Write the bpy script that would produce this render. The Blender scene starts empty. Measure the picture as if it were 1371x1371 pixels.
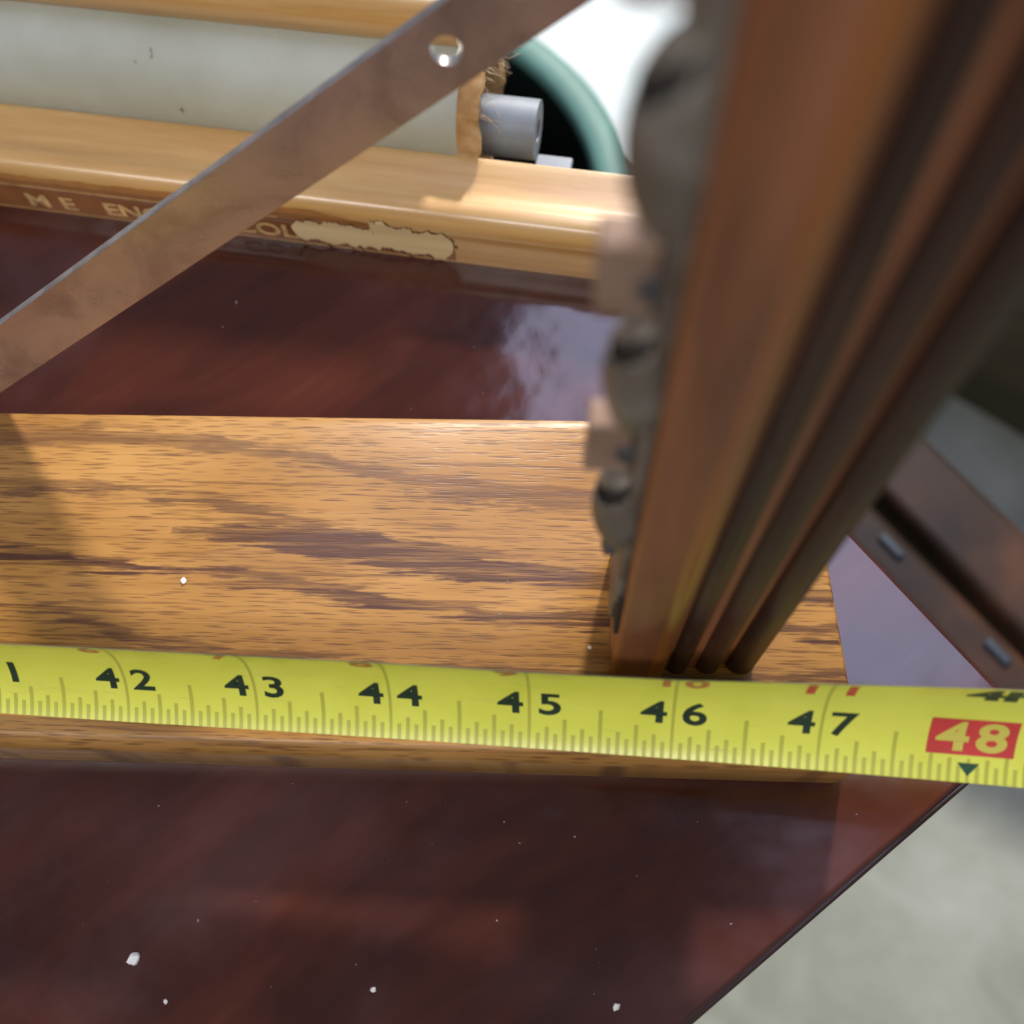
import bpy, bmesh, math, random
from mathutils import Vector, Matrix
random.seed(7)
IN = 0.0254                      # everything below is laid out in inches
S = bpy.context.scene
COL = S.collection

# ------------------------------------------------------------------ camera
cd = bpy.data.cameras.new('camera'); cam = bpy.data.objects.new('camera', cd); COL.objects.link(cam)
S.camera = cam
cd.sensor_width = 36; cd.lens = 36.76; cd.clip_start = .005; cd.clip_end = 100
right = Vector((0.99860435, 0.03486376, -0.03967198)); up = Vector((-0.01739539, 0.92636598, 0.37622263))
back = Vector((0.04986731, -0.37500744, 0.92567957))
cam.matrix_world = Matrix(((right.x, up.x, back.x, 0), (right.y, up.y, back.y, 0), (right.z, up.z, back.z, 8.35*IN), (0, 0, 0, 1)))
cd.dof.use_dof = True; cd.dof.focus_distance = 8.25*IN; cd.dof.aperture_fstop = 11

# ------------------------------------------------------------------ room light
w = bpy.data.worlds.new('World'); S.world = w; w.use_nodes = True
bg = w.node_tree.nodes['Background']; bg.inputs[0].default_value = (.80, .86, 1.0, 1); bg.inputs[1].default_value = .15
S.view_settings.view_transform = 'Standard'; S.view_settings.look = 'None'
S.view_settings.exposure = .35; S.view_settings.gamma = 1

def lamp(name, kind, loc, aim, power, color, **kw):
    l = bpy.data.lights.new(name, kind); l.energy = power; l.color = color
    for k, v in kw.items(): setattr(l, k, v)
    o = bpy.data.objects.new(name, l); COL.objects.link(o)
    o.location = Vector(loc)*IN
    d = (Vector(aim)-Vector(loc)).normalized(); o.rotation_euler = d.to_track_quat('-Z', 'Y').to_euler()
    return o
# low window light from beyond the table, long ceiling lights, daylight on the far floor
lamp('window_lamp', 'AREA', (23, 98, 62), (-3, 3, 0), 105, (1, .93, .84), shape='DISK', size=9*IN)
lamp('ceiling_lamp', 'AREA', (14, 35, 64), (14, 35, 0), 13.5, (.64, .68, 1.0), shape='RECTANGLE', size=34*IN, size_y=44*IN)
lamp('ceiling_lamp', 'AREA', (-20, -32, 60), (-6, 3, 0), 16, (1, .96, .92), shape='RECTANGLE', size=58*IN, size_y=8*IN)
lamp('doorway_lamp', 'SPOT', (30, 130, 60), (3, 46, -29), 950, (.66, .76, 1.0), spot_size=math.radians(24), spot_blend=.6, shadow_soft_size=.05)

# ------------------------------------------------------------------ helpers
def empty(name, loc, label, cat, group=None):
    o = bpy.data.objects.new(name, None); COL.objects.link(o); o.location = Vector(loc)*IN
    o.empty_display_size = .01; o['label'] = label; o['category'] = cat
    if group: o['group'] = group
    bpy.context.view_layer.update()
    return o
def link(name, me, mat, parent=None, smooth=False):
    o = bpy.data.objects.new(name, me); COL.objects.link(o)
    for m in (mat if isinstance(mat, (list, tuple)) else [mat]):
        if m: me.materials.append(m)
    if smooth: me.polygons.foreach_set('use_smooth', [True]*len(me.polygons))
    if parent: o.parent = parent
    return o
def wloc(p):
    v = Vector((0, 0, 0))
    while p: v = v + p.location; p = p.parent
    return v
def mk(name, V, F, mat, parent=None, smooth=False, midx=None, loc=None):
    """world inch coordinates in, object under parent out; loc = own origin (inches)"""
    base = wloc(parent)
    off = Vector(loc)*IN if loc is not None else base
    me = bpy.data.meshes.new(name)
    me.from_pydata([tuple(Vector(v)*IN-off) for v in V], [], F); me.validate(); me.update()
    o = link(name, me, mat, parent, smooth)
    o.location = off-base
    if midx:
        for p, i in zip(me.polygons, midx): p.material_index = i
    return o
def bevel(o, wdt, seg=3, ang=40):
    m = o.modifiers.new('bevel', 'BEVEL'); m.width = wdt*IN; m.segments = seg; m.limit_method = 'ANGLE'; m.angle_limit = math.radians(ang)
    m.harden_normals = False
    o.data.polygons.foreach_set('use_smooth', [True]*len(o.data.polygons))
    n = o.modifiers.new('wn', 'WEIGHTED_NORMAL'); n.keep_sharp = True
    return o
BF = [(0, 3, 2, 1), (4, 5, 6, 7), (0, 1, 5, 4), (1, 2, 6, 5), (2, 3, 7, 6), (3, 0, 4, 7)]
def boxpts(O, a, b, c):
    O, a, b, c = map(Vector, (O, a, b, c)); return [O, O+a, O+a+b, O+b, O+c, O+a+c, O+a+b+c, O+b+c]
def box(name, O, a, b, c, mat, parent=None, bv=0, seg=2, loc=None):
    V = boxpts(O, a, b, c)
    F = BF if Vector(a).cross(Vector(b)).dot(Vector(c)) > 0 else [tuple(reversed(f)) for f in BF]
    o = mk(name, V, F, mat, parent, loc=loc)
    if bv: bevel(o, bv, seg)
    return o
def extrude(name, prof, O, pu, pv, axis, L, mat, parent=None, smooth=True, nseg=1, loc=None, bv=0):
    """closed 2-D profile (list of (a,b)) in pu,pv carried along axis by L"""
    O, pu, pv, axis = map(Vector, (O, pu, pv, axis)); n = len(prof); V = []; F = []
    for k in range(nseg+1):
        for a, b in prof: V.append(O+pu*a+pv*b+axis*(L*k/nseg))
    for k in range(nseg):
        for i in range(n):
            j = (i+1) % n; F.append((k*n+i, k*n+j, (k+1)*n+j, (k+1)*n+i))
    F.append(tuple(reversed(range(n)))); F.append(tuple(nseg*n+i for i in range(n)))
    o = mk(name, V, F, mat, parent, loc=loc)
    bm = bmesh.new(); bm.from_mesh(o.data); bmesh.ops.recalc_face_normals(bm, faces=bm.faces); bm.to_mesh(o.data); bm.free()
    if smooth:
        o.data.polygons.foreach_set('use_smooth', [True]*len(o.data.polygons))
        m = o.modifiers.new('es', 'EDGE_SPLIT'); m.split_angle = math.radians(35)
    if bv: bevel(o, bv, 2)
    return o
def tube(name, O, axis, L, r, mat, parent=None, n=40, r_in=0, rjit=0, loc=None, cap=True):
    O = Vector(O); a = Vector(axis).normalized(); u = a.orthogonal().normalized(); v = a.cross(u)
    V = []; F = []
    rs = [r]*n
    for k in (0, 1):
        for i in range(n):
            t = 2*math.pi*i/n; V.append(O+a*L*k+(u*math.cos(t)+v*math.sin(t))*(rs[i]))
    for i in range(n): j = (i+1) % n; F.append((i, j, n+j, n+i))
    if r_in:
        for k in (0, 1):
            for i in range(n):
                t = 2*math.pi*i/n; V.append(O+a*L*k+(u*math.cos(t)+v*math.sin(t))*r_in)
        for i in range(n):
            j = (i+1) % n
            F += [(2*n+j, 2*n+i, 3*n+i, 3*n+j), (n+i, n+j, 3*n+j, 3*n+i), (j, i, 2*n+i, 2*n+j)]
    elif cap:
        F += [tuple(reversed(range(n))), tuple(range(n, 2*n))]
    o = mk(name, V, F, mat, parent, loc=loc)
    o.data.polygons.foreach_set('use_smooth', [True]*len(o.data.polygons))
    m = o.modifiers.new('es', 'EDGE_SPLIT'); m.split_angle = math.radians(35)
    return o

# ------------------------------------------------------------------ materials
class NT:
    def __init__(s, name):
        s.m = bpy.data.materials.new(name); s.m.use_nodes = True; s.t = s.m.node_tree; s.N = s.t.nodes; s.L = s.t.links
        s.b = s.N['Principled BSDF']; s.tc = s.N.new('ShaderNodeTexCoord')
    def n(s, typ, **kw):
        x = s.N.new(typ)
        for k, v in kw.items(): setattr(x, k, v)
        return x
    def put(s, sock, v):
        if hasattr(v, 'is_output'): s.L.new(v, sock)
        else: sock.default_value = v
    def coord(s, off=(0, 0, 0), rot=0, scale=(1, 1, 1)):
        """object coordinates in inches; shifted, turned about z, scaled"""
        m1 = s.n('ShaderNodeVectorMath', operation='SCALE'); s.L.new(s.tc.outputs['Object'], m1.inputs[0]); m1.inputs[3].default_value = 1/IN
        m2 = s.n('ShaderNodeMapping'); s.L.new(m1.outputs[0], m2.inputs[0]); m2.inputs['Location'].default_value = off
        m3 = s.n('ShaderNodeMapping'); s.L.new(m2.outputs[0], m3.inputs[0]); m3.inputs['Rotation'].default_value = (0, 0, rot)
        m4 = s.n('ShaderNodeMapping'); s.L.new(m3.outputs[0], m4.inputs[0]); m4.inputs['Scale'].default_value = scale
        return m4.outputs[0]
    def noise(s, vec, scale=1, detail=4, rough=.55, dist=0):
        x = s.n('ShaderNodeTexNoise'); s.L.new(vec, x.inputs['Vector']); x.inputs['Scale'].default_value = scale
        x.inputs['Detail'].default_value = detail; x.inputs['Roughness'].default_value = rough; x.inputs['Distortion'].default_value = dist
        return x.outputs[0]
    def ramp(s, fac, stops, interp='LINEAR'):
        x = s.n('ShaderNodeValToRGB'); s.put(x.inputs[0], fac); r = x.color_ramp; r.interpolation = interp
        while len(r.elements) > 1: r.elements.remove(r.elements[-1])
        for i, (p, c) in enumerate(stops):
            e = r.elements[0] if i == 0 else r.elements.new(p)
            e.position = p; e.color = c if len(c) == 4 else (*c, 1)
        return x.outputs[0]
    def fr(s, fac, a, b, c=0., d=1., smooth=False):
        x = s.n('ShaderNodeMapRange'); s.put(x.inputs[0], fac)
        for i, v in enumerate((a, b, c, d)): s.put(x.inputs[i+1], v)
        if smooth: x.interpolation_type = 'SMOOTHSTEP'
        return x.outputs[0]
    def ma(s, op, a, b=0., c=0.):
        x = s.n('ShaderNodeMath', operation=op); s.put(x.inputs[0], a); s.put(x.inputs[1], b); s.put(x.inputs[2], c); return x.outputs[0]
    def mix(s, f, a, b, mode='MIX'):
        x = s.n('ShaderNodeMix', data_type='RGBA', blend_type=mode); s.put(x.inputs[0], f)
        s.put(x.inputs[6], a if hasattr(a, 'is_output') else (*a, 1)); s.put(x.inputs[7], b if hasattr(b, 'is_output') else (*b, 1))
        return x.outputs[2]
    def xyz(s, vec):
        x = s.n('ShaderNodeSeparateXYZ'); s.L.new(vec, x.inputs[0]); return x.outputs
    def fin(s, color=None, rough=.5, metal=0, bump=None, bs=.3, bd=.02, coat=0, coat_r=.1, spec=None):
        if color is not None: s.put(s.b.inputs['Base Color'], color if hasattr(color, 'is_output') else (*color, 1))
        s.put(s.b.inputs['Roughness'], rough); s.b.inputs['Metallic'].default_value = metal
        s.b.inputs['Coat Weight'].default_value = coat; s.b.inputs['Coat Roughness'].default_value = coat_r
        if spec is not None: s.b.inputs['Specular IOR Level'].default_value = spec
        if bump is not None:
            x = s.n('ShaderNodeBump'); x.inputs['Strength'].default_value = bs; x.inputs['Distance'].default_value = bd*IN
            s.L.new(bump, x.inputs['Height']); s.L.new(x.outputs[0], s.b.inputs['Normal'])
        return s.m

def curve(t, x, pts, a=-6., b=3.):
    """float curve of x (inches a..b) with values 0..4 packed to 0..1"""
    f = t.n('ShaderNodeFloatCurve'); t.put(f.inputs['Value'], t.fr(x, a, b))
    c = f.mapping.curves[0]
    P = [((px-a)/(b-a), v/4) for px, v in pts]
    c.points[0].location = P[0]; c.points[1].location = P[-1]
    for p in P[1:-1]: c.points.new(*p)
    for p in c.points: p.handle_type = 'AUTO'
    f.mapping.update()
    return t.ma('MULTIPLY', f.outputs[0], 4.)

def oak_mat():
    t = NT('oak_varnished'); P = t.coord()
    X, Y, Z = t.xyz(P)[:3]
    # long fibres
    Pf = t.n('ShaderNodeMapping'); t.L.new(P, Pf.inputs[0]); Pf.inputs['Scale'].default_value = (.9, 26, 26); Pf.inputs['Rotation'].default_value = (0, 0, .03)
    fib = t.noise(Pf.outputs[0], 1, 5, .6)
    Pj = t.n('ShaderNodeMapping'); t.L.new(P, Pj.inputs[0]); Pj.inputs['Scale'].default_value = (2.2, 9, 9)
    jag = t.noise(Pj.outputs[0], 1, 4, .6)
    Pw = t.n('ShaderNodeMapping'); t.L.new(P, Pw.inputs[0]); Pw.inputs['Scale'].default_value = (.5, 1.6, 1.6)
    warp = t.noise(Pw.outputs[0], 1, 2, .5)
    # Y plus jaggedness so that each dark band has feathered, fibrous borders
    Yj = t.ma('ADD', Y, t.ma('MULTIPLY', t.ma('SUBTRACT', jag, .5), .22))
    Yj = t.ma('ADD', Yj, t.ma('MULTIPLY', t.ma('SUBTRACT', fib, .5), .34))
    bands = [  # centre line, half width along the board, strength
        ([(-6, 3.70), (-4.6, 3.70), (-3.7, 3.72), (-2.2, 3.58), (-1.2, 3.38), (.3, 3.22), (1.4, 3.1), (3, 3.0)],
         [(-6, .10), (-3.6, .13), (-2.2, .10), (-1.2, .09), (.3, .13), (3, .1)], .62),
        ([(-6, 3.30), (-4.6, 3.27), (-3.4, 3.24), (-2.3, 3.06), (-1.7, 2.96), (3, 2.9)],
         [(-6, .12), (-4.6, .09), (-3.4, .05), (-2.6, .09), (-2.0, .05), (-1.6, .0), (3, .0)], .68),
        ([(-6, 3.0), (-3.2, 2.92), (-2.2, 2.87), (-1.2, 2.74), (-.3, 2.62), (.45, 2.54), (1.5, 2.5), (3, 2.5)],
         [(-6, 0), (-3.3, 0), (-2.9, .05), (-2.3, .15), (-1.3, .20), (-.6, .14), (.0, .09), (.45, .10), (3, .08)], .85),
        ([(-6, 2.82), (-4.5, 2.72), (-3.6, 2.61), (-2.7, 2.56), (-1.6, 2.39), (-.6, 2.26), (.44, 2.24), (1.6, 2.2), (3, 2.2)],
         [(-6, .12), (-4.2, .09), (-3.2, .06), (-2.4, .08), (-1.5, .08), (-.4, .065), (.44, .08), (3, .07)], .95),
        ([(-6, 2.3), (-4.27, 2.25), (-3.6, 2.13), (-3.2, 1.99), (-2.0, 1.88), (-.85, 1.83), (.43, 1.80), (1.6, 1.86), (3, 1.85)],
         [(-6, .08), (-4.2, .05), (-3.3, .08), (-2, .06), (-.8, .07), (.4, .05), (3, .06)], .85),
        ([(-6, 1.6), (-3, 1.52), (0, 1.42), (3, 1.4)], [(-6, .05), (-1.5, .07), (0, .03), (1, .06), (3, .06)], .6),
        ([(-6, 3.5), (-3, 3.45), (-1.0, 3.22), (-.5, 3.15), (.3, 3.1), (3, 3.)], [(-6, 0), (-1.6, 0), (-1.1, .025), (-.5, .03), (0, .02), (.5, .02), (3, 0)], .7)]
    tot = None
    for cen, wid, st in bands:
        c = curve(t, X, cen); h = t.ma('MULTIPLY', curve(t, X, wid), .74)
        d = t.ma('ABSOLUTE', t.ma('SUBTRACT', Yj, c))
        f = t.fr(t.ma('SUBTRACT', d, h), -.028, .02, 1, 0, True)
        f = t.ma('MULTIPLY', t.ma('MULTIPLY', f, st), t.ma('GREATER_THAN', h, .012))
        tot = f if tot is None else t.ma('MAXIMUM', tot, f)
    tot = t.ma('MULTIPLY', tot, t.fr(fib, .38, .58, .38, 1.1))
    base = t.ramp(t.ma('ADD', t.ma('MULTIPLY', warp, .7), t.ma('MULTIPLY', fib, .35)), [(.30, (.26, .120, .028)), (.52, (.35, .175, .046)), (.75, (.44, .235, .072))])
    col = t.mix(tot, base, (.070, .030, .019))
    # pores: fine short dashes
    pores = None
    for sx, sy, off, thr, st in ((1.25, 17, 0, .17, 1.), (1.7, 23, 9.3, .17, .9), (2.4, 34, 4.1, .22, .8), (1.5, 26, 17.7, .17, .8)):
        Pp = t.n('ShaderNodeMapping'); t.L.new(P, Pp.inputs[0]); Pp.inputs['Scale'].default_value = (sx, sy, 12); Pp.inputs['Rotation'].default_value = (0, 0, .045); Pp.inputs['Location'].default_value = (off, off, 0)
        v = t.n('ShaderNodeTexVoronoi', voronoi_dimensions='2D'); t.L.new(Pp.outputs[0], v.inputs['Vector']); v.inputs['Scale'].default_value = 1; v.inputs['Randomness'].default_value = 1
        r = t.xyz(v.outputs['Color'])
        f = t.fr(v.outputs['Distance'], thr*.45, thr, 1, 0)
        f = t.ma('MULTIPLY', f, t.ma('MULTIPLY', t.ma('GREATER_THAN', r[0], .18), st))
        f = t.ma('MULTIPLY', f, t.fr(r[1], 0, 1, .45, 1))
        pores = f if pores is None else t.ma('MAXIMUM', pores, f)
    col = t.mix(t.ma('MULTIPLY', pores, .8), col, (.10, .040, .016))
    Pl = t.n('ShaderNodeMapping'); t.L.new(P, Pl.inputs[0]); Pl.inputs['Scale'].default_value = (.75, 30, 30); Pl.inputs['Rotation'].default_value = (0, 0, .05); Pl.inputs['Location'].default_value = (3, 5, 0)
    ln = t.noise(Pl.outputs[0], 1, 3, .5, .15)
    col = t.mix(t.fr(ln, .55, .66, 0, .62), col, (.13, .055, .018))
    h = t.ma('SUBTRACT', t.ma('MULTIPLY', fib, .3), pores)
    sm = t.noise(P, 1.1, 4, .6)
    return t.fin(col, t.fr(sm, .3, .7, .30, .46), bump=h, bs=.3, bd=.005, coat=.08, coat_r=.3, spec=.25)

def wood(name, c0, c1, c2, scale=(1, 20, 20), rough=.4, coat=.2, bs=.2, wob=1., rot=0, rvar=.12, coat_r=.2, dist=0, spec=None):
    t = NT(name); P = t.coord(rot=rot, scale=scale); a = t.noise(P, 1, 6, .6, dist)
    P2 = t.coord(rot=rot, scale=tuple(x*.22 for x in scale)); b = t.noise(P2, 1, 3, .5, .6)
    m = t.ma('ADD', t.ma('MULTIPLY', a, .45), t.ma('MULTIPLY', b, .55*wob))
    col = t.ramp(m, [(.34, c0), (.5, c1), (.66, c2)])
    return t.fin(col, t.fr(b, .3, .7, rough-rvar/2, rough+rvar/2), bump=a, bs=bs, bd=.01, coat=coat, coat_r=coat_r, spec=spec)

M = {}
M['oak'] = oak_mat()

def mahogany():
    t = NT('mahogany_lacquer')
    a = math.atan2(.628, .778)
    P = t.coord(rot=-a, scale=(.35, 2.6, 1)); g = t.noise(P, 1, 6, .62, .5)
    P2 = t.coord(rot=-a, scale=(.22, .5, 1)); b = t.noise(P2, 1, 4, .6, .8)
    m = t.ma('ADD', t.ma('MULTIPLY', g, .3), t.ma('MULTIPLY', b, .7))
    col = t.ramp(m, [(.33, (.022, .0060, .0042)), (.46, (.040, .0105, .0065)), (.58, (.066, .0165, .009)), (.70, (.10, .028, .014))])
    P3 = t.coord(scale=(1, 1, 1)); s1 = t.noise(P3, .42, 5, .6, .3)
    haze = t.fr(s1, .45, .72, 0, 1, True)        # greasy wipe marks: rougher; soft purplish sheen put into the paler colour
    col = t.mix(t.ma('MULTIPLY', haze, .35), col, (.085, .040, .042))
    u = t.noise(P3, .8, 3, .5)
    t.fin(col, t.fr(haze, 0, 1, .11, .26), bump=t.ma('ADD', u, t.ma('MULTIPLY', t.noise(P3, 9, 3, .6), .02)), bs=.45, bd=.05, coat=.0, spec=.55)
    return t.m
M['mahogany'] = mahogany()
M['mahogany_edge'] = wood('mahogany_edge', (.012, .005, .004), (.03, .010, .007), (.05, .018, .012), (1, 1, 9), .35)

def concrete():
    t = NT('concrete_floor'); P = t.coord()
    a = t.noise(P, .28, 7, .65, .4); b = t.noise(P, .06, 3, .6); m = t.ma('ADD', t.ma('MULTIPLY', a, .6), t.ma('MULTIPLY', b, .4))
    col = t.ramp(m, [(.34, (.19, .205, .165)), (.5, (.28, .295, .25)), (.64, (.35, .365, .325))])
    return t.fin(col, .6, bump=a, bs=.2, bd=.1)
M['concrete'] = concrete()

def tape_mat():
    t = NT('tape_yellow_enamel'); P = t.coord(); a = t.noise(P, 2.2, 4, .6)
    col = t.ramp(a, [(.3, (.74, .76, .085)), (.7, (.82, .83, .12))])
    g = t.noise(t.coord(scale=(.8, 5, 5)), 1, 6, .7); col = t.mix(t.fr(g, .58, .74, 0, .35), col, (.45, .42, .12))
    sc = t.noise(t.coord(rot=.05, scale=(2, 60, 60)), 1, 2, .5); col = t.mix(t.fr(sc, .70, .74, 0, .35), col, (.36, .38, .12))
    return t.fin(col, t.fr(g, .3, .7, .26, .46), bump=sc, bs=.1, bd=.003, coat=.25, coat_r=.2)
M['tape'] = tape_mat()
def flat(name, c, rough=.5, metal=0, coat=0, nz=0, nscale=3, spec=None, bs=.1):
    t = NT(name); P = t.coord(); a = t.noise(P, nscale, 5, .6)
    col = t.mix(t.fr(a, .35, .65), tuple(x*(1-nz) for x in c), tuple(min(1, x*(1+nz)) for x in c))
    return t.fin(col, rough, metal, bump=a, bs=bs, bd=.01, coat=coat, spec=spec)
M['tapeedge'] = flat('tape_worn_steel_edge', (.10, .10, .05), .6)  # dark colour put on the rim to cancel the light it catches
M['tick'] = flat('tape_tick_ink', (.50, .50, .065), .4)
M['ink'] = flat('tape_digit_ink', (.020, .042, .022), .45, nz=.2)
M['redink'] = flat('tape_red_ink', (.60, .055, .05), .45, nz=.1)
M['redpale'] = flat('tape_worn_red_ink', (.52, .17, .06), .45, nz=.1)
M['yel'] = flat('tape_reversed_digit', (.66, .58, .10), .45)

M['post'] = wood('post_walnut_stain', (.11, .040, .016), (.25, .090, .038), (.38, .145, .065), (6, 6, .6), .5, .05)
M['bead'] = wood('post_bead_orange_stain', (.14, .045, .010), (.24, .080, .016), (.33, .115, .025), (6, 6, .6), .35, .3)  # orange of a warm reflection put into the bead's colour
M['flute'] = wood('post_dark_flutes', (.010, .0035, .002), (.028, .009, .0045), (.070, .022, .010), (6, 6, .5), .5, .05)  # far darker than the post: shade of the flutes put into the colour

def galv():
    t = NT('dulled_zinc_steel'); P = t.coord(); a = t.noise(P, 5, 6, .65); b = t.noise(P, 1.4, 4, .6)
    col = t.ramp(t.ma('ADD', t.ma('MULTIPLY', a, .5), t.ma('MULTIPLY', b, .5)), [(.36, (.08, .058, .042)), (.5, (.16, .135, .11)), (.65, (.27, .25, .22))])
    return t.fin(col, .5, .25, bump=a, bs=.2, bd=.01)
M['zinc'] = galv()
M['slot'] = flat('blackened_steel', (.015, .012, .010), .8)  # near black: the shade inside holes put into the colour
M['tab'] = wood('tab_raw_wood', (.22, .13, .085), (.32, .21, .155), (.42, .29, .22), (3, 3, 9), .6, 0)
M['nail'] = flat('nail_blued_steel', (.12, .125, .13), .5, .6)

def strapm():
    t = NT('bronzed_steel_strap'); P = t.coord(); a = t.noise(P, 1.3, 5, .62, .7); b = t.noise(P, 9, 4, .6)
    col = t.ramp(a, [(.30, (.27, .175, .145)), (.46, (.38, .25, .21)), (.58, (.44, .29, .24)), (.72, (.47, .31, .26))])
    # bare bright chips
    c = t.noise(P, 2.6, 3, .5); col = t.mix(t.fr(c, .74, .76), col, (.65, .62, .6))
    return t.fin(col, t.fr(a, .3, .7, .22, .34), .5, bump=b, bs=.08, bd=.006)
M['strap'] = strapm()
M['strapedge'] = flat('strap_cut_edge', (.33, .33, .345), .35, .7, nz=.3, nscale=4)

M['maple'] = wood('map_rail_honey_varnish', (.44, .24, .075), (.55, .33, .12), (.62, .42, .19), (.8, 9, 9), .34, .7, rot=.14, coat_r=.2)
def decal():
    t = NT('decal_brown_film'); P = t.coord(); a = t.noise(P, 2, 4, .6)
    return t.fin(t.ramp(a, [(.3, (.19, .070, .026)), (.7, (.29, .12, .045))]), .35, coat=.3)
M['decal'] = decal()
M['varn'] = flat('amber_brown_varnish', (.38, .18, .06), .35, nz=.15, nscale=2)
M['bare'] = wood('bare_scraped_wood', (.62, .48, .25), (.72, .60, .36), (.78, .66, .42), (1, 8, 8), .55, 0, rot=.14)
M['tornedge'] = flat('torn_edge_brown', (.10, .04, .014), .7, nz=.3, nscale=8)
M['gold'] = flat('decal_gold_letters', (.62, .42, .20), .4, nz=.3, nscale=8)
def canvas():
    t = NT('canvas_shade_cloth'); P = t.coord(); b = t.noise(P, .7, 5, .6); wv = t.noise(t.coord(scale=(26, 26, 26)), 1, 2, .5)
    col = t.ramp(b, [(.3, (.36, .37, .30)), (.55, (.42, .44, .375)), (.75, (.39, .41, .36))])
    sp = t.noise(P, 3.4, 3, .5); col = t.mix(t.fr(sp, .73, .77), col, (.12, .08, .04))
    return t.fin(col, .75, bump=wv, bs=.25, bd=.008)
M['canvas'] = canvas()
M['card'] = wood('torn_brown_card', (.20, .09, .03), (.42, .24, .09), (.62, .46, .26), (4, 4, 4), .8, 0, bs=.8)
M['fibre'] = flat('frayed_thread', (.55, .42, .26), .8)
M['alu'] = flat('cap_matt_aluminium', (.22, .25, .285), .5, .1, nz=.08)
M['bin'] = flat('bin_teal_plastic', (.09, .22, .19), .6, nz=.12, nscale=.5)
M['binliner'] = flat('bin_black_liner', (.010, .018, .018), .5)
M['darkwood'] = wood('trestle_dark_wood', (.008, .005, .003), (.028, .013, .007), (.085, .034, .016), (.8, .8, .8), .55, 0, spec=.25)
M['steel'] = flat('bolt_bright_steel', (.055, .065, .08), .6, .7)
M['crate'] = wood('crate_olive_board', (.035, .028, .014), (.06, .045, .022), (.085, .062, .03), (.5, .5, 3), .7, 0)
M['paper'] = flat('white_paper', (.75, .75, .72), .7)
M['crumb'] = flat('plaster_crumb', (.75, .73, .70), .85, nz=.1, nscale=20)

# ------------------------------------------------------------------ floor
FZ = -29.
f = mk('floor', [(-240, -240, FZ), (240, -240, FZ), (240, 320, FZ), (-240, 320, FZ)], [(0, 1, 2, 3)], M['concrete']); f['kind'] = 'structure'

# ------------------------------------------------------------------ table
C0 = Vector((3.689, 1.685, 0)); e1 = Vector((-.778, -.628, 0)); e2 = Vector((-.628, .778, 0)); zz = Vector((0, 0, 1))
tb = empty('table', (C0.x-12, C0.y+4, FZ), 'dark red mahogany table with a glossy scuffed top, under the oak board', 'table')
top = box('table_top', C0+e1*40-zz*.85+Vector((0, 0, 0)), -e1*40, e2*50, zz*.85, M['mahogany'], tb, .045, 3)
bandz = -.93
box('edge_band', C0+e1*40-e2*.05-zz*1.0, -e1*40.05, e2*.05, zz*.88, M['mahogany_edge'], tb, .015)
box('edge_band', C0-e1*.05-e2*.05-zz*1.0, e1*.05, e2*50, zz*.88, M['mahogany_edge'], tb, .015)
for a, b in ((3, 3), (35, 3), (3, 45), (35, 45)):
    box('leg', C0+e1*a+e2*b+zz*FZ-e1*0, e1*2, e2*2, zz*(-FZ-.9), M['mahogany_edge'], tb, .1)

# ------------------------------------------------------------------ oak frame: board, post, rack strip
BT = .67
fr = empty('wooden_frame', (0, 0, 0), 'oak board with an upright fluted dark post and notched metal rack strip on it', 'frame')
# board with eased edges and rounded corner
def rrect(x0, y0, x1, y1, r, n=6):
    P = []
    for cx, cy, a0 in ((x1-r, y0+r, -90), (x1-r, y1-r, 0), (x0+r, y1-r, 90), (x0+r, y0+r, 180)):
        for k in range(n+1):
            a = math.radians(a0+90*k/n); P.append((cx+r*math.cos(a), cy+r*math.sin(a)))
    return P
ol = rrect(-9, 1.17, 2.14, 3.94, .10)
# slightly turned board: shear right end to follow the photo's skew cut
V = []; F = []; n = len(ol)
lay = [(.0, .006), (.02, .0), (.50, .0), (.575, .012), (.63, .045), (.66, .085), (.67, .12)]
for z, ins in lay:
    for (x, y) in ol:
        cx, cy = -3.5, 2.55
        sx = 1 if x > cx else -1; sy = 1 if y > cy else -1
        V.append((x-sx*ins*.5-(.085*(y-1.76) if x > 1 else 0), y-sy*ins*(.12 if sy > 0 else 1), z+.002))
for k in range(len(lay)-1):
    for i in range(n):
        j = (i+1) % n; F.append((k*n+i, k*n+j, (k+1)*n+j, (k+1)*n+i))
F.append(tuple(reversed(range(n)))); F.append(tuple((len(lay)-1)*n+i for i in range(n)))
board = mk('base_board', V, F, M['oak'], fr, smooth=True)
mm = board.modifiers.new('es', 'EDGE_SPLIT'); mm.split_angle = math.radians(50)

PT = 10.2
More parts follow.
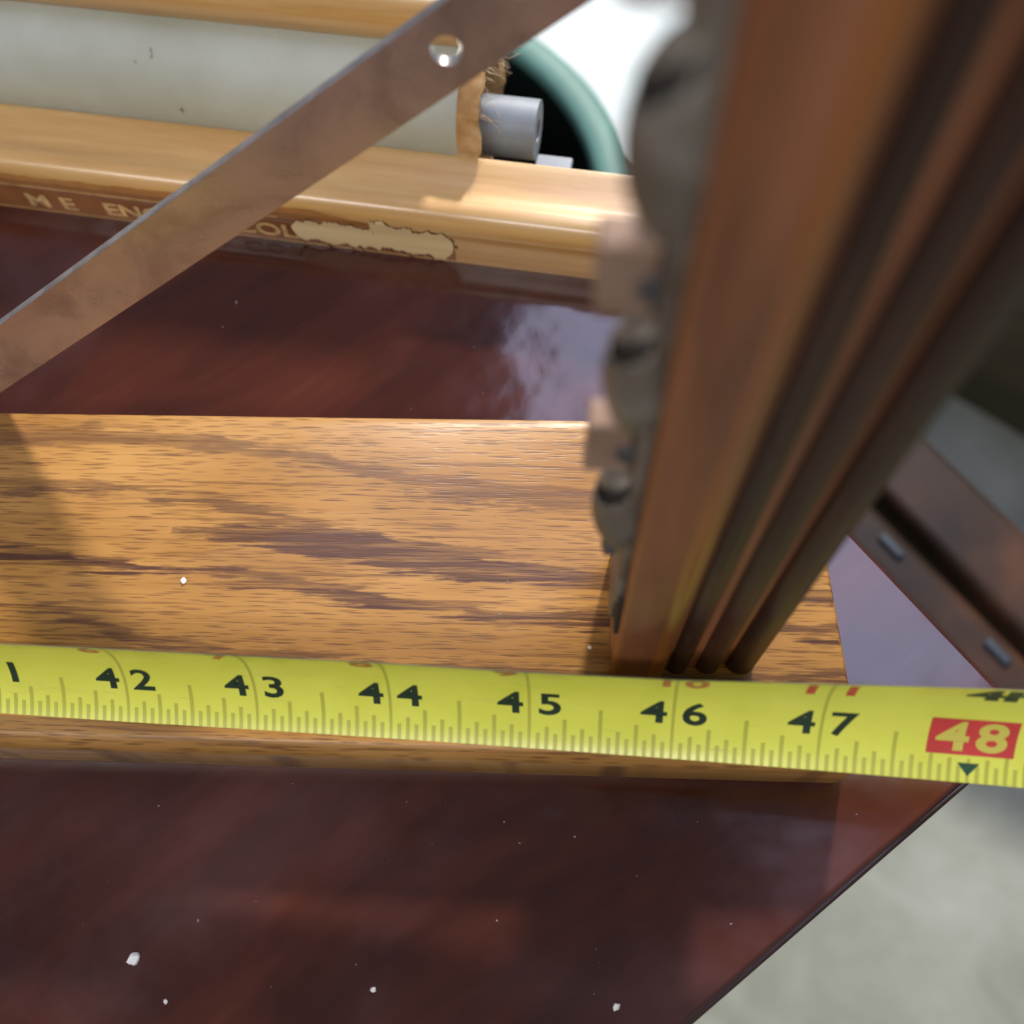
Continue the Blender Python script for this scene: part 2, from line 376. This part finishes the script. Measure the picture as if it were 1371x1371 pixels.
# plain front of the post
extrude('post', [(.36, 2.75), (.36, 1.83), (.375, 1.80), (.40, 1.785), (.60, 1.78), (.66, 1.80), (.68, 1.86), (1.41, 1.95), (1.44, 1.99), (1.44, 2.75)],
        (0, 0, BT+.004), (1, 0, 0), (0, 1, 0), (0, 0, 1), PT-BT, M['post'], fr)
def halfround(x0, x1, y, h, n=10):
    P = []
    for k in range(n+1):
        a = math.pi*k/n; P.append(((x0+x1)/2-(x1-x0)/2*math.cos(a), y-h*math.sin(a)))
    return P
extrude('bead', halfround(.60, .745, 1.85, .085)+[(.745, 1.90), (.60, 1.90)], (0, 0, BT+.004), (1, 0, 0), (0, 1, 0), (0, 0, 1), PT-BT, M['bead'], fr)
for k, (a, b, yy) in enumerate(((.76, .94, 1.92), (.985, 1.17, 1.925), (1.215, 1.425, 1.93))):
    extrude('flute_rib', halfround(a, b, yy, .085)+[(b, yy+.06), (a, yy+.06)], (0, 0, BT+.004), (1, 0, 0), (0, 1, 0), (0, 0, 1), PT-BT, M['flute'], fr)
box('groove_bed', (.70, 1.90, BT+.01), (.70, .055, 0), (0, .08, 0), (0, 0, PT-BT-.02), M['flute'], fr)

# rack strip on the left face
PX = .358
box('rack_strip', (PX-.05, 1.86, 2.35), (.05, 0, 0), (0, .52, 0), (0, 0, 7.4), M['zinc'], fr, .012)
extrude('strip_tail', [(0, 0), (.42, 0), (.36, -.5), (.22, -.86), (.12, -.86), (.02, -.45)], (PX-.048, 1.90, 2.36), (0, 1, 0), (0, 0, 1), (1, 0, 0), .046, M['zinc'], fr)
box('slot', (PX+.0015, 1.83, 1.75), (-.03, 0, 0), (0, .13, 0), (0, 0, .72), M['slot'], fr, .01)  # black bar in place of the dark opening of a slot
def lobe(z0):
    """pressed dome with a slanting slit across its upper left"""
    c = Vector((.305, 2.04, z0+.46)); R3 = (.168, .20, .38); na, ne = 48, 40
    def surf(az, el, k): return c+Vector((R3[0]*k*math.cos(el)*math.cos(az), R3[1]*k*math.cos(el)*math.sin(az), R3[2]*k*math.sin(el)))
    for nm, k, mt in (('pressed_lobe', 1, M['zinc']), ('slit', .84, M['slot'])):  # black inner shell stands for the dark behind the slit
        V = [surf(2*math.pi*a/na, -math.pi/2+math.pi*e/ne, k) for e in range(ne+1) for a in range(na)]; F = []
        for e in range(ne):
            for a in range(na):
                azd = 360*(a+.5)/na; eld = -90+180*(e+.5)/ne
                if k == 1:
                    mid = 30+(azd-180)*.42; hw = 11*max(0, 1-((azd-215)/68)**2)**.5
                    if abs(eld-mid) < hw: continue
                b = (a+1) % na; F.append((e*na+a, e*na+b, (e+1)*na+b, (e+1)*na+a))
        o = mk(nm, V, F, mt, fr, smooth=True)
        if k == 1:
            so = o.modifiers.new('solid', 'SOLIDIFY'); so.thickness = .016*IN; so.offset = -1
for z0 in (2.99, 4.32, 5.60, 6.88, 8.15): lobe(z0)
for k, (z0, z1, x0) in enumerate(((3.86, 4.32, .095), (5.18, 5.58, .09), (6.50, 6.90, .10))):
    box('spacer_tab', (x0, 2.03, z0), (PX-.055-x0, 0, 0), (0, .15, 0), (0, 0, z1-z0), M['tab'], fr, .02)
    tube('nail_head', (PX-.07, 1.995, (z0+z1)/2), (0, 1, 0), .034, .06, M['nail'], fr, 20)
box('spacer_tab', (.085, 2.06, 3.80), (.10, 0, 0), (0, .1, 0), (0, 0, .18), M['tab'], fr, .015)
tube('nail_head', (PX-.09, 2.0, 2.95), (-1, -.3, .2), .05, .05, M['nail'], fr, 16)

# ------------------------------------------------------------------ metal strap
P0 = Vector((-4.86, 4.16, .95)); HP = Vector((-.72, 4.712, 3.816)); D = (HP-P0).normalized(); 
cv = (Vector((0, 0, 8.35))-HP).normalized()
nf = (cv-D*cv.dot(D)).normalized(); sd = D.cross(nf).normalized()    # sd: across the strap
rot = Matrix.Rotation(math.radians(26), 3, D); 
nf = rot @ nf; sd = rot @ sd
SW, ST = .47, .085
def strap():
    L0, LH, L1 = -.38, (HP-P0).length, (HP-P0).length+2.6; q = .2; N = 32; r = .092
    V = []; F = []; MI = []
    def add(p, z): V.append(P0+D*p[0]+sd*p[1]+nf*z); return len(V)-1
    def layer(z):
        g = {}
        g['a'] = [add((L0, -SW/2), z), add((L0, SW/2), z)]
        sq = []; ci = []
        for k in range(N):
            a = 2*math.pi*(k+.5)/N; c, s = math.cos(a), math.sin(a); m = max(abs(c)/q, abs(s)/(SW/2))
            sq.append(add((LH+c/m, s/m), z)); ci.append(add((LH+r*c, r*s), z))
        g['s'] = sq; g['c'] = ci
        g['b'] = [add((L1, -SW/2), z), add((L1, SW/2), z)]
        return g
    A = layer(ST/2); B = layer(-ST/2)
    R = [k for k in range(N) if math.cos(2*math.pi*(k+.5)/N)/q >= abs(math.sin(2*math.pi*(k+.5)/N))/(SW/2)-1e-9]
    R.sort(key=lambda k: math.sin(2*math.pi*(k+.5)/N))
    Lf = [k for k in range(N) if -math.cos(2*math.pi*(k+.5)/N)/q >= abs(math.sin(2*math.pi*(k+.5)/N))/(SW/2)-1e-9]
    Lf.sort(key=lambda k: math.sin(2*math.pi*(k+.5)/N))
    T = [k for k in range(N) if k not in R and k not in Lf and math.sin(2*math.pi*(k+.5)/N) > 0]
    Bt = [k for k in range(N) if k not in R and k not in Lf and k not in T]
    T.sort(key=lambda k: math.cos(2*math.pi*(k+.5)/N)); Bt.sort(key=lambda k: math.cos(2*math.pi*(k+.5)/N))
    for g, fl in ((A, 0), (B, 1)):
        fs = [[g['a'][0]]+[g['s'][k] for k in Bt[:1]]+[g['s'][k] for k in Lf]+[g['s'][k] for k in T[:1]]+[g['a'][1]]]
        fs.append([g['b'][1]]+[g['s'][k] for k in T[-1:]]+[g['s'][k] for k in reversed(R)]+[g['s'][k] for k in Bt[-1:]]+[g['b'][0]])
        for k in range(N):
            j = (k+1) % N; fs.append([g['s'][k], g['s'][j], g['c'][j], g['c'][k]])
        for x in fs: F.append(tuple(x if not fl else reversed(x))); MI.append(0)
    for k in range(N):
        j = (k+1) % N; F.append((A['c'][k], A['c'][j], B['c'][j], B['c'][k])); MI.append(1)
    for chain in ([('a', 1)]+[('s', k) for k in T]+[('b', 1)], [('a', 0)]+[('s', k) for k in Bt]+[('b', 0)], [('a', 0), ('a', 1)], [('b', 0), ('b', 1)]):
        for (p, i), (q2, j) in zip(chain, chain[1:]): F.append((A[p][i], A[q2][j], B[q2][j], B[p][i])); MI.append(1)
    o = mk('metal_strap', V, F, [M['strap'], M['strapedge']], None, midx=MI, loc=P0)
    bm = bmesh.new(); bm.from_mesh(o.data); bmesh.ops.recalc_face_normals(bm, faces=bm.faces); bm.to_mesh(o.data); bm.free()
    return o
so = strap(); so['label'] = 'long bronze-brown steel strap with one drilled hole, slanting up over the map rail'; so['category'] = 'metal strap'
bevel(so, .008, 2, 60)

# ------------------------------------------------------------------ rolled wall map on the table
O = Vector((.276, 5.761, 0)); U = Vector((.990, -.140, 0)); Vv = Vector((.140, .990, 0))
def R(u, v, z): return O+U*u+Vv*v+zz*z
mp = empty('rolled_chart', tuple(R(-3, .8, 0)), 'rolled grey canvas chart with honey-coloured wooden rails, lying behind the oak board', 'rolled chart')
railp = [(0, .004), (0, .12), (.012, .30), (.0, .40), (-.012, .47), (.008, .55), (.05, .615), (.13, .655), (.21, .645), (.28, .615), (.34, .61), (.60, .60), (.66, .63), (.74, .62), (.78, .57), (.78, .004)]
extrude('front_rail', railp, R(-9, 0, 0), tuple(Vv), (0, 0, 1), tuple(U), 9.75, M['maple'], mp)
# decal on the front face with a torn pale gap
def strip(name, u0, u1, lo, hi, mat, off, n=60):
    """thin film on the rail's front face between heights lo(u) and hi(u)"""
    V = []; F = []
    def fv(z): 
        pts = [(b, a) for a, b in railp[:7]]
        for (z0, a0), (z1, a1) in zip(pts, pts[1:]):
            if z0 <= z <= z1: return a0+(a1-a0)*(z-z0)/(z1-z0)
        return pts[-1][1]
    m = 14
    for i in range(n+1):
        u = u0+(u1-u0)*i/n; a, b = lo(u), hi(u)
        for j in range(m+1):
            z = a+(b-a)*j/m; V.append(R(u, fv(z)-off, z))
    for i in range(n):
        for j in range(m):
            F.append((i*(m+1)+j, (i+1)*(m+1)+j, (i+1)*(m+1)+j+1, i*(m+1)+j+1))
    return mk(name, V, F, mat, mp, smooth=True)
rr = random.Random(3)
from mathutils import noise as mn
jit = lambda u, s, a: a*(mn.noise(Vector((u*s, 3.3, a*7)))+.7*mn.noise(Vector((u*s*3.3, 1.3, a*7)))+.5*mn.noise(Vector((u*s*9, 8.3, a*7))))
ps = [-1.33+.02*0]
strip('decal', -9, -1.36, lambda u: .03, lambda u: .35, M['decal'], .003, 90)
strip('decal_border', -9, -1.9, lambda u: .352, lambda u: .53+jit(u, 3, .02)-max(0, (u+2.6)/.7)*.13, M['varn'], .003, 120)
strip('decal_line', -9, -3.05, lambda u: .355, lambda u: .385, M['gold'], .0055, 40)
def tl(u):
    e = min(1, max(0, (u+2.95)/.12), max(0, (-1.37-u)/.10)); e = max(0, e)**.5
    return .235-(.175)*e+jit(u, 5, .07)*e
def th(u):
    e = min(1, max(0, (u+2.95)/.12), max(0, (-1.37-u)/.10)); e = max(0, e)**.5
    base = .11 if u < -2.15 else (.24 if u < -1.75 else .17)
    return .235+base*e+jit(u, 4, .07)*e
strip('torn_patch', -2.95, -1.37, tl, th, M['bare'], .006, 260)
strip('torn_edge', -2.99, -1.33, lambda u: tl(u+.02)-.022+jit(u, 9, .02), lambda u: th(u-.01)+.018+jit(u, 8, .02), M['tornedge'], .0048, 260)

def text_mesh(s, size, bold=0.02, sx=1.0):
    c = bpy.data.curves.new('t', 'FONT'); c.body = s; c.size = size; c.align_x = 'CENTER'; c.align_y = 'CENTER'; c.offset = bold*size; c.resolution_u = 4
    o = bpy.data.objects.new('t', c); COL.objects.link(o); bpy.context.view_layer.update()
    me = bpy.data.meshes.new_from_object(o.evaluated_get(bpy.context.evaluated_depsgraph_get()))
    bpy.data.objects.remove(o); bpy.data.curves.remove(c)
    bm = bmesh.new(); bm.from_mesh(me); bpy.data.meshes.remove(me)
    bmesh.ops.remove_doubles(bm, verts=bm.verts, dist=1e-5)
    xs = [v.co.x for v in bm.verts]; ys = [v.co.y for v in bm.verts]
    cx, cy = (min(xs)+max(xs))/2, (min(ys)+max(ys))/2
    for v in bm.verts: v.co.x = (v.co.x-cx)*sx; v.co.y -= cy
    bmesh.ops.triangulate(bm, faces=bm.faces)
    y = -.5
    while y < .5:
        g = bm.verts[:]+bm.edges[:]+bm.faces[:]
        bmesh.ops.bisect_plane(bm, geom=g, plane_co=(0, y, 0), plane_no=(0, 1, 0)); y += .03
    return bm
def place_text(name, bm, fn, mat, parent):
    me = bpy.data.meshes.new(name); bm.to_mesh(me); bm.free()
    base = wloc(parent)
    for v in me.vertices: v.co = Vector(fn(v.co.x, v.co.y))*IN-base
    o = link(name, me, mat, parent)
    return o
for s, u in (('M', -5.55), ('E', -5.23), ('ENG', -4.55), ('COL', -3.22)):
    place_text('decal_lettering', text_mesh(s, .25, .03, 1.25), lambda x, y, u=u: R(u+x, -.006+.0, .17+y), M['gold'], mp)

# canvas roll
RA = (1.38, .64); RR = .635
Vr = []; Fr = []; n = 64; m = 50
for i in range(m+1):
    u = -9+(9-1.33)*i/m
    for k in range(n):
        a = 2*math.pi*k/n; r = RR+.012*mn.noise(Vector((u*.5, math.cos(a)*2, math.sin(a)*2)))
        Vr.append(R(u, RA[0]+r*math.cos(a), RA[1]+r*math.sin(a)))
for i in range(m):
    for k in range(n): j = (k+1) % n; Fr.append((i*n+k, (i+1)*n+k, (i+1)*n+j, i*n+j))
mk('canvas_roll', Vr, Fr, M['canvas'], mp, smooth=True)
# torn card core end
Vr = []; Fr = []; 
for k in range(n):
    a = 2*math.pi*k/n
    e = .10+.06*mn.noise(Vector((math.cos(a)*3, math.sin(a)*3, 1)))+.03*rr.random()
    for r, uu in ((.648, -1.44), (.645+.02*rr.random(), -1.33+e*.8), (.50, -1.33+e*.6), (.22, -1.40)):
        Vr.append(R(uu, RA[0]+r*math.cos(a), RA[1]+r*math.sin(a)))
for k in range(n):
    j = (k+1) % n
    for q in range(3): Fr.append((k*4+q, k*4+q+1, j*4+q+1, j*4+q))
mk('torn_core', Vr, Fr, M['card'], mp)
# frayed threads
bmv = []; bmf = []
for k in range(80):
    a = rr.uniform(.0, 2.6); r0 = rr.uniform(.46, .645); p = R(-1.31, RA[0]+r0*math.cos(a), RA[1]+r0*math.sin(a))
    d = (U*rr.uniform(.4, 1)+zz*rr.uniform(-.6, .6)+Vv*rr.uniform(-.7, .5)).normalized(); st = rr.uniform(.025, .06); wd = rr.uniform(.003, .007)
    pts = [p]
    for q in range(6):
        d = (d+Vector((rr.uniform(-.5, .5), rr.uniform(-.5, .5), rr.uniform(-.6, .35)))).normalized(); pts.append(pts[-1]+d*st)
    s_ = d.orthogonal().normalized(); s2 = d.cross(s_).normalized(); b0 = len(bmv)
    for q, pp in enumerate(pts):
        t = wd*(1-.12*q); bmv += [pp+s_*t, pp+s2*t, pp-s_*t, pp-s2*t]
    for q in range(6):
        for c in range(4): d2_ = (c+1) % 4; bmf.append((b0+q*4+c, b0+q*4+d2_, b0+q*4+4+d2_, b0+q*4+4+c))
fo = mk('frayed_threads', bmv, bmf, M['fibre'], mp); fo['kind'] = 'stuff'
cap = tube('end_cap', tuple(R(-1.34, 1.20, .55)), tuple(U), .58, .275, M['alu'], mp, 48, r_in=.11); bevel(cap, .025, 3)
tube('axle_pin', tuple(R(-1.34, 1.20, .55)), tuple(U), .48, .108, M['slot'], mp, 24)  # black plug stands for the dark of the cap's end hole
box('end_bracket', R(-.75, .80, .34), U*.35, Vv*.26, zz*.06, M['alu'], mp, .02)
# back rod resting on the roll
tube('back_rod', tuple(R(-9, 1.66, 1.47)), tuple(U), 7.5, .34, M['maple'], mp, 40)

# ------------------------------------------------------------------ tape measure blade
tp = empty('tape_measure', (0, 1.3, BT), 'yellow steel tape measure blade stretched across the oak board, reading 41 to 48 inches', 'tape measure')

TV = Vector((0, -.16, .987)).normalized()
def edge(s):
    t = s-42; tp_ = max(0, t)
    z = .694+(math.sqrt(t*t+.06)+t)/2*.078-.0048*tp_*tp_
    return Vector((-3.198+.9915*t, 1.366-.041*t-.0016*t*t*(1 if t > 0 else .2), z))
RT = [(39, .58, 13), (41, .60, 13), (42, .605, 12), (43, .605, 12), (44, .61, 12), (45, .605, 12), (46, .625, 12), (47, .67, 11), (48, .72, 9), (49, .76, 8), (52, .78, 7)]
def rt(s):
    for (a, r0, q0), (b, r1, q1) in zip(RT, RT[1:]):
        if a <= s <= b:
            k = (s-a)/(b-a); return r0+(r1-r0)*k, math.radians(q0+(q1-q0)*k)
def blade(s, v, off=0.):
    """point of the hollow blade: s inches along, v inches across from its near edge"""
    b = edge(s); T = (edge(s+.05)-edge(s-.05)).normalized(); Vc = (TV-T*TV.dot(T)).normalized(); Pc = Vc.cross(T).normalized()
    if Pc.y < 0: Pc = -Pc
    r, a0 = rt(s); a = a0+v/r
    nrm = Vc*math.cos(a)-Pc*math.sin(a)
    return b+Pc*(r*(math.sin(a)-math.sin(a0)))+Vc*(r*(math.cos(a0)-math.cos(a)))+nrm*off
BWD = .87
V = []; F = []; s0, s1, ns, nv = 39.6, 50.4, 216, 28
for side in (0, -.007):
    for i in range(ns+1):
        for j in range(nv+1): V.append(blade(s0+(s1-s0)*i/ns, BWD*j/nv, side))
W = nv+1; B0 = (ns+1)*W
for i in range(ns):
    for j in range(nv):
        a = i*W+j; F.append((a, a+W, a+W+1, a+1)); F.append((B0+a, B0+a+1, B0+a+W+1, B0+a+W))
    for j in (0, nv):
        a = i*W+j; q = (a, B0+a, B0+a+W, a+W); F.append(q if j == 0 else tuple(reversed(q)))
for i in (0, ns):
    for j in range(nv):
        a = i*W+j; q = (a, a+1, B0+a+1, B0+a); F.append(q if i == 0 else tuple(reversed(q)))
mi = [0]*len(F)
for q_, f_ in enumerate(F):
    if any(x < B0 for x in f_) and any(x >= B0 for x in f_): mi[q_] = 1
bl = mk('blade', V, F, [M['tape'], M['tapeedge']], tp, smooth=True, midx=mi); mm = bl.modifiers.new('es', 'EDGE_SPLIT'); mm.split_angle = math.radians(40)
def mark(V, F, s, w, v0, v1, off=.0012):
    n = max(2, int((v1-v0)/.035)+1); b = len(V)
    for k in range(n+1):
        v = v0+(v1-v0)*k/n; V.append(blade(s-w/2, v, off)); V.append(blade(s+w/2, v, off))
    for k in range(n): a = b+2*k; F.append((a, a+1, a+3, a+2))
V = []; F = []
for k in range(int(s0*16)+1, int(s1*16)):
    s = k/16
    if k % 16 == 0:
        Vi, Fi = [], []; mark(Vi, Fi, s, .022, .0, .165 if k == 768 else BWD-.005); mk('inch_line', Vi, Fi, M['tick'], tp)
    else: mark(V, F, s, .028, .0, .33 if k % 8 == 0 else .23 if k % 4 == 0 else .165 if k % 2 == 0 else .115)
o = mk('tick_marks', V, F, M['tick'], tp); o['kind'] = 'stuff'
def put(name, s, x, v, size, mat, sx=1.2, bold=.03, parent=tp, off=.002):
    # x runs along the blade (inches), v across it
    return place_text(name, text_mesh(s, size, bold, sx), lambda a, b: blade(x+a, v+b, off), mat, parent)
for q in range(40, 48):
    a, b = str(q)
    put('inch_number', a, q-.135, .36, .275, M['ink'], 1.32, .022); put('inch_number', b, q+.145, .36, .275, M['ink'], 1.32, .022)
for q, tx in ((41, '5'), (42, '6'), (43, '7'), (44, '8'), (45, '9')): put('foot_inch_number', tx, q-.14, .76, .21, M['redpale'], 1.6)
put('foot_inch_number', '1', 45.93, .745, .235, M['redpale'], 1.4); put('foot_inch_number', '0', 46.13, .745, .235, M['redpale'], 1.4)
put('foot_inch_number', '1', 46.87, .745, .235, M['redink'], 1.6); put('foot_inch_number', '1', 47.13, .745, .235, M['redink'], 1.6)
V = []; F = []; nn = 12
for i in range(nn+1):
    for j in range(nn+1): V.append(blade(48-.29+.58*i/nn, .19+.285*j/nn, .0022))
for i in range(nn):
    for j in range(nn): a = i*(nn+1)+j; F.append((a, a+nn+1, a+nn+2, a+1))
rb = mk('foot_marker', V, F, M['redink'], tp, smooth=True)
put('inch_number', '4', 48-.13, .335, .31, M['yel'], 1.35, .03, tp, .0036); put('inch_number', '8', 48+.13, .335, .31, M['yel'], 1.35, .03, tp, .0036)
put('foot_number', '4F', 48.08, .765, .20, M['ink'], 2.2, .05)
mk('foot_arrow', [blade(47.925, .135, .0022), blade(48.075, .135, .0022), blade(48, .045, .0026)], [(0, 2, 1)], flat('arrow_green_ink', (.012, .07, .03), .4), tp)
assert True

# ------------------------------------------------------------------ beyond the table: bin, trestle, crate
bc = Vector((-4.05, 11.3, 0)); bz = -6.
bn = empty('waste_bin', (bc.x, bc.y, FZ), 'round teal plastic bin with a black inside, standing on the floor behind the table', 'bin')
def lathe(name, prof, c, mat, parent, n=72):
    V = []; F = []; m = len(prof)
    for k in range(n):
        a = 2*math.pi*k/n
        for r, z in prof: V.append(Vector((c.x+r*math.cos(a), c.y+r*math.sin(a), z)))
    for k in range(n):
        j = (k+1) % n
        for q in range(m-1): F.append((k*m+q, j*m+q, j*m+q+1, k*m+q+1))
    o = mk(name, V, F, mat, parent, smooth=True); mm = o.modifiers.new('es', 'EDGE_SPLIT'); mm.split_angle = math.radians(50); return o
lathe('body', [(3.9, FZ), (4.75, bz-.6), (4.75, bz-.5)], bc, M['bin'], bn)
lathe('rim', [(4.5, bz-.35), (4.52, bz-.05), (4.62, bz+.05), (5.0, bz+.04), (5.18, bz-.12), (5.22, bz-.6), (5.1, bz-.75), (4.76, bz-.7)], bc, M['bin'], bn)
lathe('liner', [(.01, FZ+.3), (3.8, FZ+.3), (4.5, bz-.4), (4.5, bz-.1)], bc, M['binliner'], bn)  # inside of the bin, coloured near black

tr = empty('trestle', (7.5, 5.2, FZ), 'dark brown wooden trestle with small metal clips, standing beside the table edge', 'trestle')
d1 = Vector((.636, -.772, 0)); d2 = Vector((.772, .636, 0)); A0 = Vector((6.21, 8.16, -8))-d2*1.38
box('beam', A0-d1*14, d1*34, d2*1.38, zz*-2.6, M['darkwood'], tr, .22, 4)
box('rail', A0-d1*14-d2*1.12-zz*.12, d1*34, d2*1.0, zz*-1.1, M['darkwood'], tr, .3, 4)
for k in (-12, 17):
    for s in (0, 1):
        box('leg', A0+d1*k+d2*(.1-.1*s)-zz*2.55, d1*1.6, d2*1.2, Vector(d2)*(s*5.)+zz*(FZ+10.56), M['darkwood'], tr, .1)
for P_ in ((5.40, 6.20), (6.88, 4.45)):
    box('metal_clip', Vector((P_[0], P_[1], -8.16))-d1*.22-d2*.1, d1*.5, d2*.17, zz*.11, M['steel'], tr, .05)  # added clips standing in for highlights along the rail
c1 = Vector((.81, -.586, 0)); c2 = Vector((.586, .81, 0)); cA = Vector((15.3, 20.4, FZ))-c1*6
ct = empty('crate', tuple(cA+c1*8+c2*5), 'olive-brown wooden crate with a small white label, standing on the concrete floor', 'crate')
for k in range(5):
    box('slat', cA+zz*(.02+2.95*k), c1*18, c2*.6, zz*2.85, M['crate'], ct, .06)
    box('slat', cA+c2*.62+zz*(.02+2.95*k), c1*.6, c2*12, zz*2.85, M['crate'], ct, .06)
for k in range(5):
    box('lid_board', cA+c2*(.02+2.52*k)+zz*14.78, c1*18, c2*2.45, zz*.5, M['crate'], ct, .06)
box('label', cA+c1*8.9-c2*.03+zz*3.2, c1*.9, c2*.02, zz*.7, M['paper'], ct)

# ------------------------------------------------------------------ crumbs of plaster
def crumb(x, y, z, r, where, seed):
    bm = bmesh.new(); bmesh.ops.create_icosphere(bm, subdivisions=2, radius=1)
    for v in bm.verts:
        k = 1+.45*mn.noise(v.co*1.6+Vector((seed*3.1, 0, 0))); v.co = Vector((v.co.x*k*1.1, v.co.y*k*.9, max(-.35, v.co.z*k*.5)))*r*IN
    me = bpy.data.meshes.new('crumb'); bm.to_mesh(me); bm.free()
    o = link('plaster_crumb', me, M['crumb']); o.location = Vector((x, y, z+.3*r))*IN; o.rotation_euler = (0, 0, seed)
    o['label'] = where; o['category'] = 'crumb'; o['group'] = 'white plaster crumbs'
for a in ((-3.138, -.262, .003, .046, 'largest white crumb on the dark table, at lower left', 1.),
          (-2.856, -.539, .003, .017, 'tiny white crumb on the dark table near the bottom edge, beside the largest one', 2.),
          (-1.332, -.403, .003, .020, 'small grey-white crumb on the dark table below the middle of the oak board', 3.),
          (.436, -.451, .003, .026, 'pale crumb on the dark table nearest the diagonal table edge', 4.),
          (-2.965, 2.479, BT+.004, .024, 'single white crumb lying on the oak grain above the number 42', 5.),
          (.21, 2.02, BT+.004, .016, 'faint grey crumb on the oak board close to the foot of the post', 6.)): crumb(*a)

# fine dust settled on the table and the oak
def dust(name, n, area, z, label, seed):
    q = random.Random(seed); V = []; F = []
    for _ in range(n):
        x, y = area(q); rr_ = .0025+.007*q.random()**3; b = len(V); a0 = q.random()*6
        el = 1+2.5*q.random()**3
        for k in range(5):
            a = a0+2*math.pi*k/5; u_, v_ = rr_*el*math.cos(a), rr_*math.sin(a)
            V.append((x+u_*math.cos(a0)-v_*math.sin(a0), y+u_*math.sin(a0)+v_*math.cos(a0), z))
        V.append((x, y, z+rr_*.9))
        for k in range(5): F.append((b+k, b+(k+1) % 5, b+5))
    o = mk(name, V, F, M['dust'], None, loc=(0, 2, z)); o['kind'] = 'stuff'; o['label'] = label; o['category'] = 'dust'
def tarea(q):
    while True:
        x, y = q.uniform(-5, 3.6), q.uniform(-1, 5.6); 
        if 1.1 < y < 4.0 and x < 2.2: continue
        if (Vector((x, y, 0))-C0).dot(e2) > .05 and (Vector((x, y, 0))-C0).dot(e1) > .05: return x, y
M['dust'] = flat('grey_dust', (.26, .22, .21), .9)
dust('table_dust', 45, tarea, .003, 'fine grey dust scattered over the dark red table top', 5)
dust('board_dust', 30, lambda q: (q.uniform(-5, 1.9), q.uniform(1.4, 3.8)), BT+.004, 'fine grey dust scattered over the oak board', 6)
